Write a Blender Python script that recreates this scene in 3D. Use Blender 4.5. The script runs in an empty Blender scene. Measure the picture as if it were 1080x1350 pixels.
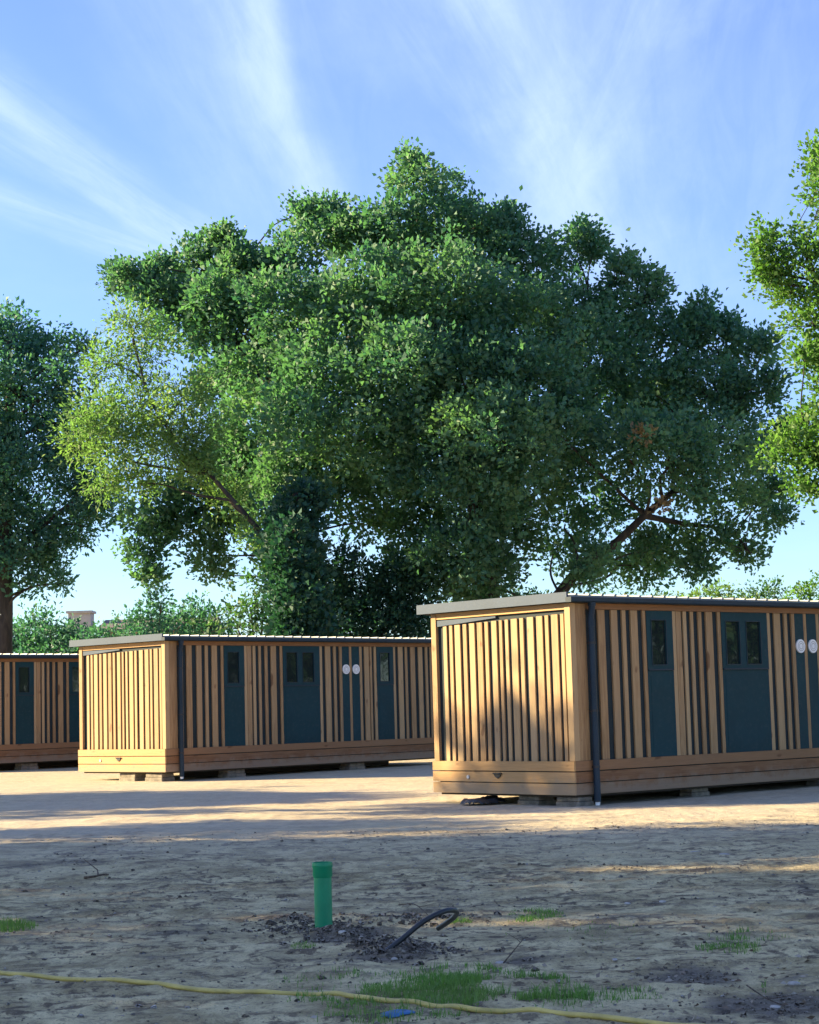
import bpy, math, random
import numpy as np
from mathutils import Matrix, Vector
rng = np.random.default_rng(7)
random.seed(7)
sc = bpy.context.scene
C = sc.collection
R = math.radians

# ------------------------------------------------------------------ camera
F, PITCH, ROLL, HC = 2456.87, 0.105951, 0.02762, 1.295       # focal length in px of a 1080 x 1350 picture
cp, sp, cr, sr = math.cos(PITCH), math.sin(PITCH), math.cos(ROLL), math.sin(ROLL)
cam = bpy.data.objects.new('camera', bpy.data.cameras.new('camera'))
C.objects.link(cam)
fw = Vector((0, cp, sp)); u0 = Vector((0, -sp, cp)); x0 = Vector((1, 0, 0))
rt = x0 * cr - u0 * sr; up = x0 * sr + u0 * cr
cam.matrix_world = Matrix(((rt.x, up.x, -fw.x, 0), (rt.y, up.y, -fw.y, 0), (rt.z, up.z, -fw.z, HC), (0, 0, 0, 1)))
cam.data.sensor_fit = 'VERTICAL'; cam.data.sensor_height = 24; cam.data.sensor_width = 24
cam.data.lens = 24 * F / 1350
cam.data.clip_start = 0.1; cam.data.clip_end = 5000
sc.camera = cam

def ray(px, py):
    a, b = px - 540, py - 675
    X = a * cr - b * sr; Y = a * sr + b * cr
    dx, u = X / F, -Y / F
    return dx, cp - u * sp, sp + u * cp
def at(px, py, Y):                                   # a place seen at that spot of the photograph, Y metres ahead
    dx, dy, dz = ray(px, py); t = Y / dy
    return Vector((dx * t, Y, HC + dz * t))
def on_ground(px, py):
    dx, dy, dz = ray(px, py); t = -HC / dz
    return dx * t, dy * t

# ------------------------------------------------------------------ light
SUN_EL, SUN_AZ = R(22), R(10)                        # the sun stands low on the left, a little beyond the cabins
to_sun = Vector((-math.cos(SUN_AZ) * math.cos(SUN_EL), math.sin(SUN_AZ) * math.cos(SUN_EL), math.sin(SUN_EL)))
sl = bpy.data.lights.new('sun', 'SUN'); sl.energy = 3.0; sl.angle = R(0.5); sl.color = (1.0, 0.795, 0.46)
so = bpy.data.objects.new('sun', sl); C.objects.link(so)
so.rotation_euler = to_sun.to_track_quat('Z', 'Y').to_euler()

# ------------------------------------------------------------------ node helper
class N:
    def __init__(s, nt): s.nt = nt
    def new(s, t, **kw):
        n = s.nt.nodes.new(t)
        for k, v in kw.items(): setattr(n, k, v)
        return n
    def put(s, sock, v):
        if hasattr(v, 'is_output') or isinstance(v, bpy.types.NodeSocket): s.nt.links.new(v, sock)
        else: sock.default_value = v
    def m(s, op, a, b=None, c=None, clamp=False):
        n = s.new('ShaderNodeMath', operation=op, use_clamp=clamp)
        for i, v in enumerate((a, b, c)):
            if v is not None: s.put(n.inputs[i], v)
        return n.outputs[0]
    def mix(s, f, a, b, mode='MIX'):
        n = s.new('ShaderNodeMix', data_type='RGBA', blend_type=mode)
        s.put(n.inputs[0], f); s.put(n.inputs[6], a if not isinstance(a, tuple) else (*a, 1)[:4]); s.put(n.inputs[7], b if not isinstance(b, tuple) else (*b, 1)[:4])
        return n.outputs[2]
    def noise(s, vec, scale, detail=3, rough=.55, dist=0):
        n = s.new('ShaderNodeTexNoise')
        if vec is not None: s.put(n.inputs['Vector'], vec)
        n.inputs['Scale'].default_value = scale; n.inputs['Detail'].default_value = detail
        n.inputs['Roughness'].default_value = rough; n.inputs['Distortion'].default_value = dist
        return n.outputs['Fac']
    def ramp(s, v, lo, hi):
        n = s.new('ShaderNodeMapRange', interpolation_type='SMOOTHSTEP')
        s.put(n.inputs[0], v); n.inputs[1].default_value = lo; n.inputs[2].default_value = hi
        return n.outputs[0]
    def scale(s, vec, sx, sy, sz):
        n = s.new('ShaderNodeVectorMath', operation='MULTIPLY')
        s.put(n.inputs[0], vec); n.inputs[1].default_value = (sx, sy, sz)
        return n.outputs[0]
    def attr(s, name):
        n = s.new('ShaderNodeAttribute'); n.attribute_name = name
        return n.outputs['Fac']
    def obj(s): return s.new('ShaderNodeTexCoord').outputs['Object']
    def bump(s, h, dist, strength=1):
        n = s.new('ShaderNodeBump'); n.inputs['Distance'].default_value = dist; n.inputs['Strength'].default_value = strength
        s.put(n.inputs['Height'], h); return n.outputs[0]

def material(name):
    m = bpy.data.materials.new(name); m.use_nodes = True
    nt = m.node_tree; b = nt.nodes['Principled BSDF']
    return m, N(nt), b

# ------------------------------------------------------------------ sky
w = bpy.data.worlds.new('World'); sc.world = w; w.use_nodes = True
nt = w.node_tree; n = N(nt); bg = nt.nodes['Background']
sky = n.new('ShaderNodeTexSky', sky_type='NISHITA', sun_disc=False)
sky.sun_elevation = SUN_EL; sky.sun_rotation = R(-80)
sky.altitude = 0; sky.air_density = 1.0; sky.dust_density = 0.25; sky.ozone_density = 3.0
gen = n.new('ShaderNodeTexCoord').outputs['Generated']
sep = n.new('ShaderNodeSeparateXYZ'); n.put(sep.inputs[0], gen)
zz = n.m('ADD', n.m('MAXIMUM', sep.outputs[2], 0), .02)
PX = n.m('DIVIDE', sep.outputs[0], zz); PY = n.m('DIVIDE', sep.outputs[1], zz)
def plane(px, py):
    a, b, c = ray(px, py); l = math.sqrt(a * a + b * b + c * c); z = c / l + .02
    return a / l / z, b / l / z
comb = n.new('ShaderNodeCombineXYZ'); n.put(comb.inputs[0], PX); n.put(comb.inputs[1], PY)
pv = comb.outputs[0]
wob = n.m('SUBTRACT', n.noise(n.scale(pv, 1, .5, 1), 2.2, 6, .62), .5)
wob2 = n.m('SUBTRACT', n.noise(n.scale(pv, 2.6, .7, 1), 3.4, 7, .68, .6), .5)
cloud = None
# high streaks of cirrus, each a band between two directions of the sky: (from, to, width, strength)
for i, (a, b, wd, st) in enumerate([((-90, 95), (290, 345), .15, .58), ((-90, 235), (270, 365), .13, .46), ((0, 150), (230, 330), .05, .25),
                       ((295, -30), (425, 290), .085, .60), ((350, 20), (405, 280), .035, .45), ((330, 0), (400, 300), .30, .20), ((210, 40), (330, 260), .16, .18),
                       ((610, -60), (790, 320), .26, .44), ((690, 90), (770, 300), .10, .42), ((800, 120), (700, 330), .16, .34), ((880, -40), (900, 420), .6, .22)]):
    p, q = plane(*a), plane(*b)
    tx, ty = q[0] - p[0], q[1] - p[1]; L = math.hypot(tx, ty); tx /= L; ty /= L
    dx = n.m('SUBTRACT', PX, p[0]); dy = n.m('SUBTRACT', PY, p[1])
    d0 = n.m('ADD', n.m('MULTIPLY', dx, -ty), n.m('MULTIPLY', dy, tx))
    al = n.m('ADD', n.m('MULTIPLY', dx, tx), n.m('MULTIPLY', dy, ty))
    d = n.m('ABSOLUTE', n.m('ADD', d0, n.m('MULTIPLY', wob, wd * 1.3)))
    k = n.ramp(n.m('DIVIDE', d, wd), 1.0, 0.0)
    k = n.m('MULTIPLY', k, n.ramp(al, L * 1.9, L * .7))
    cf = n.new('ShaderNodeCombineXYZ'); n.put(cf.inputs[0], n.m('MULTIPLY', al, .9)); n.put(cf.inputs[1], n.m('MULTIPLY', d0, 9.0)); cf.inputs[2].default_value = i * 3.7
    fib = n.ramp(n.noise(cf.outputs[0], 1.6, 6, .66, .5), .28, .66)
    fl = n.m('MULTIPLY', fib, n.m('ADD', .85, n.m('MULTIPLY', wob2, 1.6), clamp=True))
    k = n.m('MULTIPLY', n.m('MULTIPLY', k, st), n.m('ADD', .24, n.m('MULTIPLY', fl, .58)))
    cloud = k if cloud is None else n.m('SUBTRACT', n.m('ADD', cloud, k), n.m('MULTIPLY', cloud, k))
veil = n.m('MULTIPLY', n.ramp(n.noise(n.scale(pv, 1, .6, 1), 1.2, 6, .6), .42, .75), .12)
cloud = n.m('ADD', cloud, veil, clamp=True)
hsv = n.new('ShaderNodeHueSaturation'); n.put(hsv.inputs['Color'], sky.outputs[0]); hsv.inputs['Saturation'].default_value = 1.12; hsv.inputs['Hue'].default_value = .517
low = n.mix(n.ramp(sep.outputs[2], .34, -.02), (1.0, .965, 1.0), (.60, .71, .90))
final = n.mix(cloud, n.mix(1.0, hsv.outputs[0], low, 'MULTIPLY'), (2.9, 3.6, 4.7))
n.put(bg.inputs['Color'], final); bg.inputs['Strength'].default_value = 0.0500
sc.view_settings.view_transform = 'Standard'; sc.view_settings.look = 'None'; sc.view_settings.gamma = 1
sc.view_settings.exposure = 2.6

# ------------------------------------------------------------------ materials
def mat_wood(name, axis, base=((.27, .155, .070), (.44, .275, .132), (.57, .395, .210)), rough=.7):
    m, n, b = material(name)
    o = n.obj(); t = n.attr('tint')
    off = n.new('ShaderNodeVectorMath', operation='ADD'); n.put(off.inputs[0], o)
    cx = n.new('ShaderNodeCombineXYZ'); tt = n.m('MULTIPLY', t, 37.0)
    for i in range(3): n.put(cx.inputs[i], tt)
    n.put(off.inputs[1], cx.outputs[0]); o = off.outputs[0]
    s = [14, 14, 14]; s[axis] = .9
    g = n.noise(n.scale(o, *s), 2.2, 5, .6, .8)
    s2 = [60, 60, 60]; s2[axis] = 2.5
    fine = n.noise(n.scale(o, *s2), 2, 3, .6)
    kn = n.ramp(n.noise(n.scale(o, *[6 if i != axis else 2.6 for i in range(3)]), 1.4, 1, .4), .70, .80)
    c = n.mix(n.ramp(g, .3, .7), base[0], base[1])
    c = n.mix(n.m('MULTIPLY', t, .75), c, base[2])
    c = n.mix(n.m('MULTIPLY', fine, .35), c, tuple(v * .62 for v in base[0]))
    c = n.mix(n.m('MULTIPLY', kn, .75), c, (.13, .055, .022))
    wear = n.ramp(n.noise(o, .8, 4, .6), .45, .8)
    c = n.mix(n.m('MULTIPLY', wear, .3), c, (.33, .24, .16))
    sz = n.new('ShaderNodeSeparateXYZ'); n.put(sz.inputs[0], n.obj())
    mud = n.ramp(n.m('ADD', sz.outputs[2], n.m('MULTIPLY', n.noise(n.obj(), 5, 4, .65), -.42)), .02, -.16)
    c = n.mix(n.m('MULTIPLY', mud, .6), c, (.30, .235, .165))
    n.put(b.inputs['Base Color'], c); b.inputs['Roughness'].default_value = rough
    b.inputs['Specular IOR Level'].default_value = .3
    n.put(b.inputs['Normal'], n.bump(n.m('ADD', g, n.m('MULTIPLY', fine, .6)), .003, .6))
    return m
def mat_paint(name, col, rough=.45, metal=0, var=.25, scale=3.0, spec=.5, bump=.001):
    m, n, b = material(name)
    o = n.obj()
    f = n.noise(o, scale, 5, .6); f2 = n.noise(o, scale * 14, 3, .6)
    dark = tuple(v * (1 - var) for v in col); lite = tuple(min(1, v * (1 + var)) for v in col)
    c = n.mix(n.ramp(f, .3, .7), dark, lite)
    c = n.mix(n.m('MULTIPLY', n.ramp(f2, .5, .75), .25), c, tuple(v * .6 + .05 for v in col))
    n.put(b.inputs['Base Color'], c)
    n.put(b.inputs['Roughness'], n.m('ADD', rough - .1, n.m('MULTIPLY', f, .2)))
    b.inputs['Metallic'].default_value = metal; b.inputs['Specular IOR Level'].default_value = spec
    n.put(b.inputs['Normal'], n.bump(f2, bump, .5))
    return m
def mat_leaf(name, dark, lite, tip, trans=.35, spec=.25, tscale=1.6):
    m, n, b = material(name)
    t = n.attr('tint'); o = n.obj()
    f = n.noise(o, .45, 3, .6)
    c = n.mix(t, dark, lite)
    c = n.mix(n.m('MULTIPLY', n.ramp(f, .45, .7), .55), c, tip)
    n.put(b.inputs['Base Color'], c); b.inputs['Roughness'].default_value = .55
    b.inputs['Specular IOR Level'].default_value = spec
    tr = n.new('ShaderNodeBsdfTranslucent')
    n.put(tr.inputs['Color'], n.mix(1.0, c, (tscale * .95, tscale * 1.22, tscale * .55), 'MULTIPLY'))
    ms = n.new('ShaderNodeMixShader'); ms.inputs[0].default_value = trans
    n.nt.links.new(b.outputs[0], ms.inputs[1]); n.nt.links.new(tr.outputs[0], ms.inputs[2])
    n.nt.links.new(ms.outputs[0], n.nt.nodes['Material Output'].inputs['Surface'])
    return m
def mat_bark(name, a, b_, sc_=5):
    m, n, b = material(name)
    o = n.obj(); f = n.noise(n.scale(o, 1, 1, .25), sc_, 6, .65, .5)
    n.put(b.inputs['Base Color'], n.mix(n.ramp(f, .35, .7), a, b_)); b.inputs['Roughness'].default_value = .9
    n.put(b.inputs['Normal'], n.bump(f, .03)); return m

M = {}
M['wood_v'] = mat_wood('upright_board_wood', 2)
M['wood_h_shaded'] = mat_wood('shaded_level_board_wood', 0, ((.18, .078, .033), (.28, .138, .062), (.36, .20, .095)))  # long-wall boards: their shade is put in as a darker colour
M['wood_e_sunlit'] = mat_wood('sunlit_end_board_wood', 1, ((.36, .19, .076), (.52, .295, .120), (.61, .39, .175)))  # end boards: sunlight on them is put in as a lighter colour
M['clad'] = mat_paint('dark_cladding_paint', (.020, .031, .036), .6, var=.15, spec=.15)
M['teal'] = mat_paint('dark_teal_paint', (.010, .043, .054), .55, var=.12, scale=1.2, spec=.15)
M['gutter'] = mat_paint('blue_grey_gutter_metal', (.014, .030, .048), .45, var=.15, spec=.25)
M['fascia'] = mat_paint('grey_coated_metal', (.030, .058, .105), .5, var=.10, scale=1.5, spec=.3)
M['zinc'] = mat_paint('galvanised_sheet', (.21, .225, .235), .5, metal=.2, var=.12)
M['white'] = mat_paint('white_plastic', (.88, .88, .87), .4, var=.03)
M['grille'] = mat_paint('grey_vent_plastic', (.5, .5, .5), .5, var=.05)
M['block'] = mat_paint('weathered_concrete', (.22, .19, .15), .9, var=.35, scale=8, bump=.006)
M['steel'] = mat_paint('dark_bracket_steel', (.03, .03, .032), .5, metal=.3)
M['under'] = mat_paint('underfloor_board', (.05, .04, .03), .9)
M['green'] = mat_paint('green_pipe_plastic', (.004, .250, .105), .42, var=.10, scale=9, spec=.45)
M['black'] = mat_paint('black_pipe_plastic', (.014, .017, .020), .38, var=.3, scale=14)
M['yellow'] = mat_paint('dusty_yellow_hose', (.52, .40, .105), .5, var=.22, scale=7)
M['blue'] = mat_paint('blue_plastic_scrap', (.03, .13, .30), .5, var=.3, scale=20)
M['render'] = mat_paint('cream_render', (.42, .39, .34), .9, var=.1)
M['tile'] = mat_paint('grey_brown_roof_tile', (.15, .115, .10), .85, var=.25, scale=6)
M['stone'] = mat_paint('pale_stone', (.40, .36, .31), .85, var=.25, scale=18, bump=.004)
M['rag'] = mat_paint('black_sheeting', (.018, .018, .020), .5, var=.3, scale=10)
M['bark'] = mat_bark('grey_brown_bark', (.020, .018, .018), (.066, .056, .049))
M['twig'] = mat_bark('dry_twig_bark', (.05, .032, .02), (.16, .11, .07), 30)
M['oak'] = mat_leaf('oak_leaf', (.034, .112, .092), (.122, .238, .140), (.168, .275, .125), .36)  # bluish cast of haze and shade put into the leaf colour
M['ash'] = mat_leaf('light_green_leaf', (.095, .175, .070), (.175, .275, .108), (.215, .295, .100), .42)
M['dark'] = mat_leaf('dark_green_leaf', (.038, .130, .130), (.085, .205, .155), (.125, .235, .120), .34)  # teal tint: the blue veil over the tree mixed into its leaves
M['lime'] = mat_leaf('yellow_green_leaf', (.060, .140, .040), (.115, .220, .062), (.150, .245, .060), .40)
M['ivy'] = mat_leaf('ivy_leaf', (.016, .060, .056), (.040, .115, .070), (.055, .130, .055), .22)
M['bush'] = mat_leaf('bush_leaf', (.030, .088, .058), (.085, .170, .070), (.120, .200, .065), .32)
M['dead'] = mat_leaf('withered_leaf', (.19, .125, .07), (.33, .235, .135), (.35, .26, .15), .25)
M['grass'] = mat_leaf('grass_blade', (.075, .165, .038), (.165, .280, .065), (.240, .270, .105), .32)
def mat_glass():
    m, n, b = material('dark_window_glass')
    o = n.obj()
    f = n.noise(o, 1.2, 2, .5)
    b.inputs['Base Color'].default_value = (.012, .018, .020, 1)
    b.inputs['Roughness'].default_value = .03; b.inputs['Specular IOR Level'].default_value = .5; b.inputs['IOR'].default_value = 1.5
    n.put(b.inputs['Normal'], n.bump(f, .012, .5))
    return m
M['glass'] = mat_glass()

def mat_ground():
    m, n, b = material('trampled_earth')
    o = n.obj(); soil = n.attr('soil'); dry = n.attr('dry')
    big = n.noise(o, .35, 5, .6); mid = n.noise(o, 2.3, 6, .65); fine = n.noise(o, 17, 6, .7); grit = n.noise(o, 95, 3, .7)
    c = n.mix(n.ramp(mid, .37, .65), (.315, .250, .126), (.690, .572, .312))
    c = n.mix(n.m('MULTIPLY', n.ramp(big, .42, .66), .5), c, (.60, .50, .285))
    crumb = n.noise(n.scale(o, 1.0, 1.0, 1), 7.5, 5, .68, .4); patch_ = n.noise(o, .9, 4, .6)
    c = n.mix(n.m('MULTIPLY', n.m('MULTIPLY', n.ramp(crumb, .50, .60), n.ramp(patch_, .36, .56)), .85), c, (.100, .074, .052))
    c = n.mix(n.m('MULTIPLY', n.ramp(fine, .50, .62), .50), c, (.130, .100, .076))
    c = n.mix(n.m('MULTIPLY', n.ramp(crumb, .46, .34), .40), c, (.61, .495, .275))
    c = n.mix(n.m('MULTIPLY', n.ramp(grit, .58, .70), .50), c, (.58, .47, .35))
    c = n.mix(n.m('MULTIPLY', n.ramp(grit, .45, .32), .60), c, (.085, .066, .052))
    c = n.mix(n.m('MULTIPLY', dry, .75), c, n.mix(n.ramp(fine, .35, .65), (.46, .385, .285), (.60, .52, .40)))  # dry sand tone, made paler to carry the sunlight on the far ground
    c = n.mix(n.m('MULTIPLY', soil, .85), c, n.mix(n.ramp(fine, .40, .62), (.060, .050, .043), (.190, .160, .130)))
    n.put(b.inputs['Base Color'], c); b.inputs['Roughness'].default_value = .95; b.inputs['Specular IOR Level'].default_value = .15
    h = n.m('ADD', n.m('ADD', fine, n.m('MULTIPLY', crumb, 1.5)), n.m('MULTIPLY', grit, .3))
    n.put(b.inputs['Normal'], n.bump(h, .018, 1.0))
    return m
M['ground'] = mat_ground()
def mat_clod(name, a, b_):
    m, n, b = material(name)
    t = n.attr('tint'); o = n.obj()
    c = n.mix(t, a, b_); c = n.mix(n.m('MULTIPLY', n.noise(o, 60, 3, .6), .5), c, tuple(v * .5 for v in a))
    n.put(b.inputs['Base Color'], c); b.inputs['Roughness'].default_value = .95
    n.put(b.inputs['Normal'], n.bump(n.noise(o, 90, 4, .7), .006)); return m
M['clod'] = mat_clod('crumbled_soil', (.105, .085, .066), (.46, .39, .295))
M['litter'] = mat_clod('dry_litter', (.16, .10, .06), (.52, .45, .36))
M['gravel'] = mat_clod('pale_grit', (.20, .175, .145), (.60, .56, .50))

# ------------------------------------------------------------------ numpy noise
def _h(ix, iy, iz):
    v = (ix * 374761393 + iy * 668265263 + iz * 2147483647 + 1013904223) & 0xffffffff
    v = ((v ^ (v >> 13)) * 1274126177) & 0xffffffff
    v = ((v ^ (v >> 16)) * 2246822519) & 0xffffffff
    return ((v >> 8) & 0xffff) / 65535.0
def vnoise(x, y, z=0):
    x = np.asarray(x, float); y = np.asarray(y, float); z = np.zeros_like(x) + z
    i, j, k = (np.floor(q).astype(np.int64) for q in (x, y, z))
    fx, fy, fz = x - i, y - j, z - k
    fx, fy, fz = (q * q * (3 - 2 * q) for q in (fx, fy, fz))
    r = 0
    for a in (0, 1):
        for b in (0, 1):
            for c in (0, 1):
                r = r + _h(i + a, j + b, k + c) * (fx if a else 1 - fx) * (fy if b else 1 - fy) * (fz if c else 1 - fz)
    return r
def fbm(x, y, z=0, o=4, g=.5):
    r, a, t = 0, 1, 0
    for k in range(o):
        r = r + a * vnoise(x * 2 ** k + 17.3 * k, y * 2 ** k - 9.1 * k, (z * 2 ** k if not np.isscalar(z) else z) + 5.7 * k); t += a; a *= g
    return r / t

# ------------------------------------------------------------------ object helpers
def tag(o, label=None, cat=None, group=None, kind=None):
    if label: o['label'] = label
    if cat: o['category'] = cat
    if group: o['group'] = group
    if kind: o['kind'] = kind
    return o
def link_mesh(name, me, m, parent=None):
    if m: me.materials.append(m)
    o = bpy.data.objects.new(name, me); C.objects.link(o)
    if parent: o.parent = parent
    return o
def empty(name, loc, rz=0):
    o = bpy.data.objects.new(name, None); C.objects.link(o); o.location = loc; o.rotation_euler = (0, 0, rz)
    o.empty_display_size = .3
    return o
def children(o): return [c for c in bpy.data.objects if c.parent == o]
def copy_tree(o, parent=None):
    c = o.copy(); C.objects.link(c); c.parent = parent
    for ch in children(o): copy_tree(ch, c)
    return c
class MB:
    def __init__(s): s.v = []; s.f = []; s.t = []
    def add(s, v, f, t=None):
        k = len(s.v); t = random.random() if t is None else t
        s.v += [tuple(p) for p in v]; s.f += [tuple(i + k for i in q) for q in f]; s.t += [t] * len(v)
    def box(s, x0, x1, y0, y1, z0, z1, t=None):
        v = [(x, y, z) for x in (x0, x1) for y in (y0, y1) for z in (z0, z1)]
        s.add(v, [(0, 1, 3, 2), (4, 6, 7, 5), (0, 4, 5, 1), (2, 3, 7, 6), (0, 2, 6, 4), (1, 5, 7, 3)], t)
    def prism(s, pts, axis, a, b, t=None):               # outline pts in the other two axes, from a to b along axis
        def p3(p, q): l = list(p); l.insert(axis, q); return tuple(l)
        n_ = len(pts); v = [p3(p, a) for p in pts] + [p3(p, b) for p in pts]
        f = [tuple(range(n_ - 1, -1, -1)), tuple(range(n_, 2 * n_))] + [(i, (i + 1) % n_, n_ + (i + 1) % n_, n_ + i) for i in range(n_)]
        s.add(v, f, t)
    def tube(s, pts, rad, seg=8, t=None, caps=True):
        pts = [Vector(p) for p in pts]; n_ = len(pts)
        rad = [rad] * n_ if not hasattr(rad, '__len__') else rad
        v = []; f = []
        d0 = (pts[1] - pts[0]).normalized()
        ref = Vector((0, 0, 1)) if abs(d0.z) < .9 else Vector((1, 0, 0))
        u = d0.cross(ref).normalized()
        for i, p in enumerate(pts):
            d = (pts[min(i + 1, n_ - 1)] - pts[max(i - 1, 0)]).normalized()
            u = (u - d * u.dot(d)).normalized(); w_ = d.cross(u)
            for k in range(seg):
                a = 2 * math.pi * k / seg
                v.append(p + (u * math.cos(a) + w_ * math.sin(a)) * rad[i])
        for i in range(n_ - 1):
            for k in range(seg):
                f.append((i * seg + k, i * seg + (k + 1) % seg, (i + 1) * seg + (k + 1) % seg, (i + 1) * seg + k))
        if caps: f += [tuple(range(seg - 1, -1, -1)), tuple((n_ - 1) * seg + k for k in range(seg))]
        s.add(v, f, t)
    def lathe(s, prof, seg=32, cx=0, cy=0, t=None):       # closed outline of (radius, height)
        v = []; f = []; m_ = len(prof)
        for r_, z in prof:
            for k in range(seg):
                a = 2 * math.pi * k / seg; v.append((cx + r_ * math.cos(a), cy + r_ * math.sin(a), z))
        if prof[0] == prof[-1]: m_ -= 1; v = v[:-seg]
        for i in range(len(prof) - 1):
            for k in range(seg):
                f.append((i * seg + k, i * seg + (k + 1) % seg, (i + 1) % m_ * seg + (k + 1) % seg, (i + 1) % m_ * seg + k))
        s.add(v, f, t)
    def disc(s, cx, y, cz, r_, th, seg=28, t=None):        # round plate facing -Y
        v = [(cx + r_ * math.cos(2 * math.pi * k / seg), yy, cz + r_ * math.sin(2 * math.pi * k / seg)) for yy in (y, y - th) for k in range(seg)]
        f = [tuple(range(seg - 1, -1, -1)), tuple(range(seg, 2 * seg))] + [(k, (k + 1) % seg, seg + (k + 1) % seg, seg + k) for k in range(seg)]
        s.add(v, f, t)
    def build(s, name, m, parent=None, smooth=False):
        me = bpy.data.meshes.new(name); me.from_pydata(s.v, [], s.f)
        a = me.attributes.new('tint', 'FLOAT', 'POINT'); a.data.foreach_set('value', np.array(s.t, np.float32))
        import bmesh
        bm = bmesh.new(); bm.from_mesh(me); bmesh.ops.recalc_face_normals(bm, faces=bm.faces); bm.to_mesh(me); bm.free()
        if smooth: me.shade_smooth(); me.set_sharp_from_angle(angle=R(40))
        return link_mesh(name, me, m, parent)
def np_mesh(name, v, faces, m, parent=None, attrs=None, smooth=False):
    """v (n,3); faces (k,s) all of one size"""
    me = bpy.data.meshes.new(name); k, s_ = faces.shape
    me.vertices.add(len(v)); me.vertices.foreach_set('co', np.ascontiguousarray(v, np.float32).ravel())
    me.loops.add(k * s_); me.loops.foreach_set('vertex_index', np.ascontiguousarray(faces, np.int32).ravel())
    me.polygons.add(k); me.polygons.foreach_set('loop_start', np.arange(0, k * s_, s_, dtype=np.int32))
    me.polygons.foreach_set('loop_total', np.full(k, s_, np.int32))
    for q, val in (attrs or {}).items():
        a = me.attributes.new(q, 'FLOAT', 'POINT'); a.data.foreach_set('value', np.ascontiguousarray(val, np.float32))
    me.update(calc_edges=True); me.validate()
    if smooth: me.shade_smooth()
    return link_mesh(name, me, m, parent)

# ------------------------------------------------------------------ ground
heap = [(-.66, 11.35, .20, .30, .010), (-.45, 10.95, .16, .20, .045), (-.22, 10.45, .20, .26, .040), (-.05, 10.1, .20, .22, .035), (-.78, 11.75, .26, .3, .015), (-.05, 11.75, .35, .25, .02)]
dug = [(*on_ground(462, 1238), .30, .5, .85), (*on_ground(525, 1262), .28, .3, .85), (*on_ground(385, 1213), .25, .25, .75), (*on_ground(900, 1290), .45, .4, .6),
       (*on_ground(1040, 1320), .45, .5, .8), (*on_ground(760, 1265), .45, .3, .45), (*on_ground(690, 1270), .25, .25, .5), (*on_ground(240, 1230), .5, .25, .55),
       (*on_ground(90, 1140), .9, .9, .5), (*on_ground(60, 1170), 1.2, .5, .5), (*on_ground(870, 1345), .6, .2, .5), (*on_ground(620, 1340), .9, .12, .4), (*on_ground(830, 1140), 1.5, .3, .35),
       (*on_ground(560, 1205), .5, .25, .45), (*on_ground(620, 1095), 1.5, .6, .4), (*on_ground(150, 1345), 1, .2, .3)]
def gbase(y): return np.interp(y, [0, 18, 25, 36, 46, 4000], [0, 0, -.035, .05, .10, .10])
def hfun(x, y):
    x = np.asarray(x, float); y = np.asarray(y, float)
    near = np.exp(-((np.maximum(y - 14, 0)) / 14) ** 2)
    h = gbase(y) + (fbm(x * .5, y * .5, 1.5, 3) - .5) * .06 * np.clip(near + .3, 0, 1)
    h = h + (fbm(x * 2.6, y * 2.6, 3.3, 5, .62) - .5) * .042 * near
    rg = np.abs(fbm(x * 1.7 + 4, y * 4.2, 8.1, 4) - .5)
    h = h + (.08 - np.minimum(rg, .08)) * .22 * near                      # low clods thrown up along wheel tracks
    for cx, cy, rx, ry, a in heap:
        h = h + a * np.exp(-((x - cx) / rx) ** 2 - ((y - cy) / ry) ** 2) * (.55 + .9 * fbm(x * 7, y * 7, 2.2, 3))
    return h
def soilmask(x, y):
    s = np.zeros_like(x)
    for cx, cy, rx, ry, a in dug:
        s = np.maximum(s, a * 1.35 * np.exp(-((x - cx) / rx) ** 2 - ((y - cy) / ry) ** 2))
    nn = fbm(x * 2.2, y * 2.2, 6.6, 5, .6)
    s = np.clip((s + nn - .95) * 3.2, 0, 1)
    rg = np.abs(fbm(x * 1.7 + 4, y * 4.2, 8.1, 4) - .5)
    near = np.exp(-((np.maximum(y - 16, 0)) / 9) ** 2)
    return np.maximum(s, np.clip((.030 - rg) * 40, 0, .8) * near * (fbm(x * .8, y * .8, 4.4, 3) > .5))
def axis(fine0, fine1, step, far0, far1, g=1.22):
    a = list(np.arange(fine0, fine1 + 1e-6, step)); s = step; q = a[-1]
    while q < far1: s *= g; q += s; a.append(q)
    b = []; s = step; q = a[0]
    while q > far0: s *= g; q -= s; b.append(q)
    return np.array(b[::-1] + a)
gx = axis(-6, 6.5, .035, -900, 900); gy = axis(6.8, 20, .032, -400, 1500, 1.10)
X, Y = np.meshgrid(gx, gy); nx, ny = len(gx), len(gy)
Z = hfun(X, Y)
idx = np.arange(nx * ny).reshape(ny, nx)
fc = np.stack([idx[:-1, :-1], idx[:-1, 1:], idx[1:, 1:], idx[1:, :-1]], -1).reshape(-1, 4)
dry_sunlit = np.clip((Y - 15) / 8, 0, 1) * (.45 + .9 * fbm(X * .6, Y * .6, 2.9, 4) ** 1) * np.clip((70 - Y) / 20, 0, 1)  # follows the sunlit stretch, whose brightness is put into the sand colour
g = np_mesh('ground', np.stack([X, Y, Z], -1).reshape(-1, 3), fc, M['ground'], attrs={'soil': soilmask(X, Y).ravel(), 'dry': np.clip(dry_sunlit, 0, 1).ravel()}, smooth=True)
tag(g, kind='structure')

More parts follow.
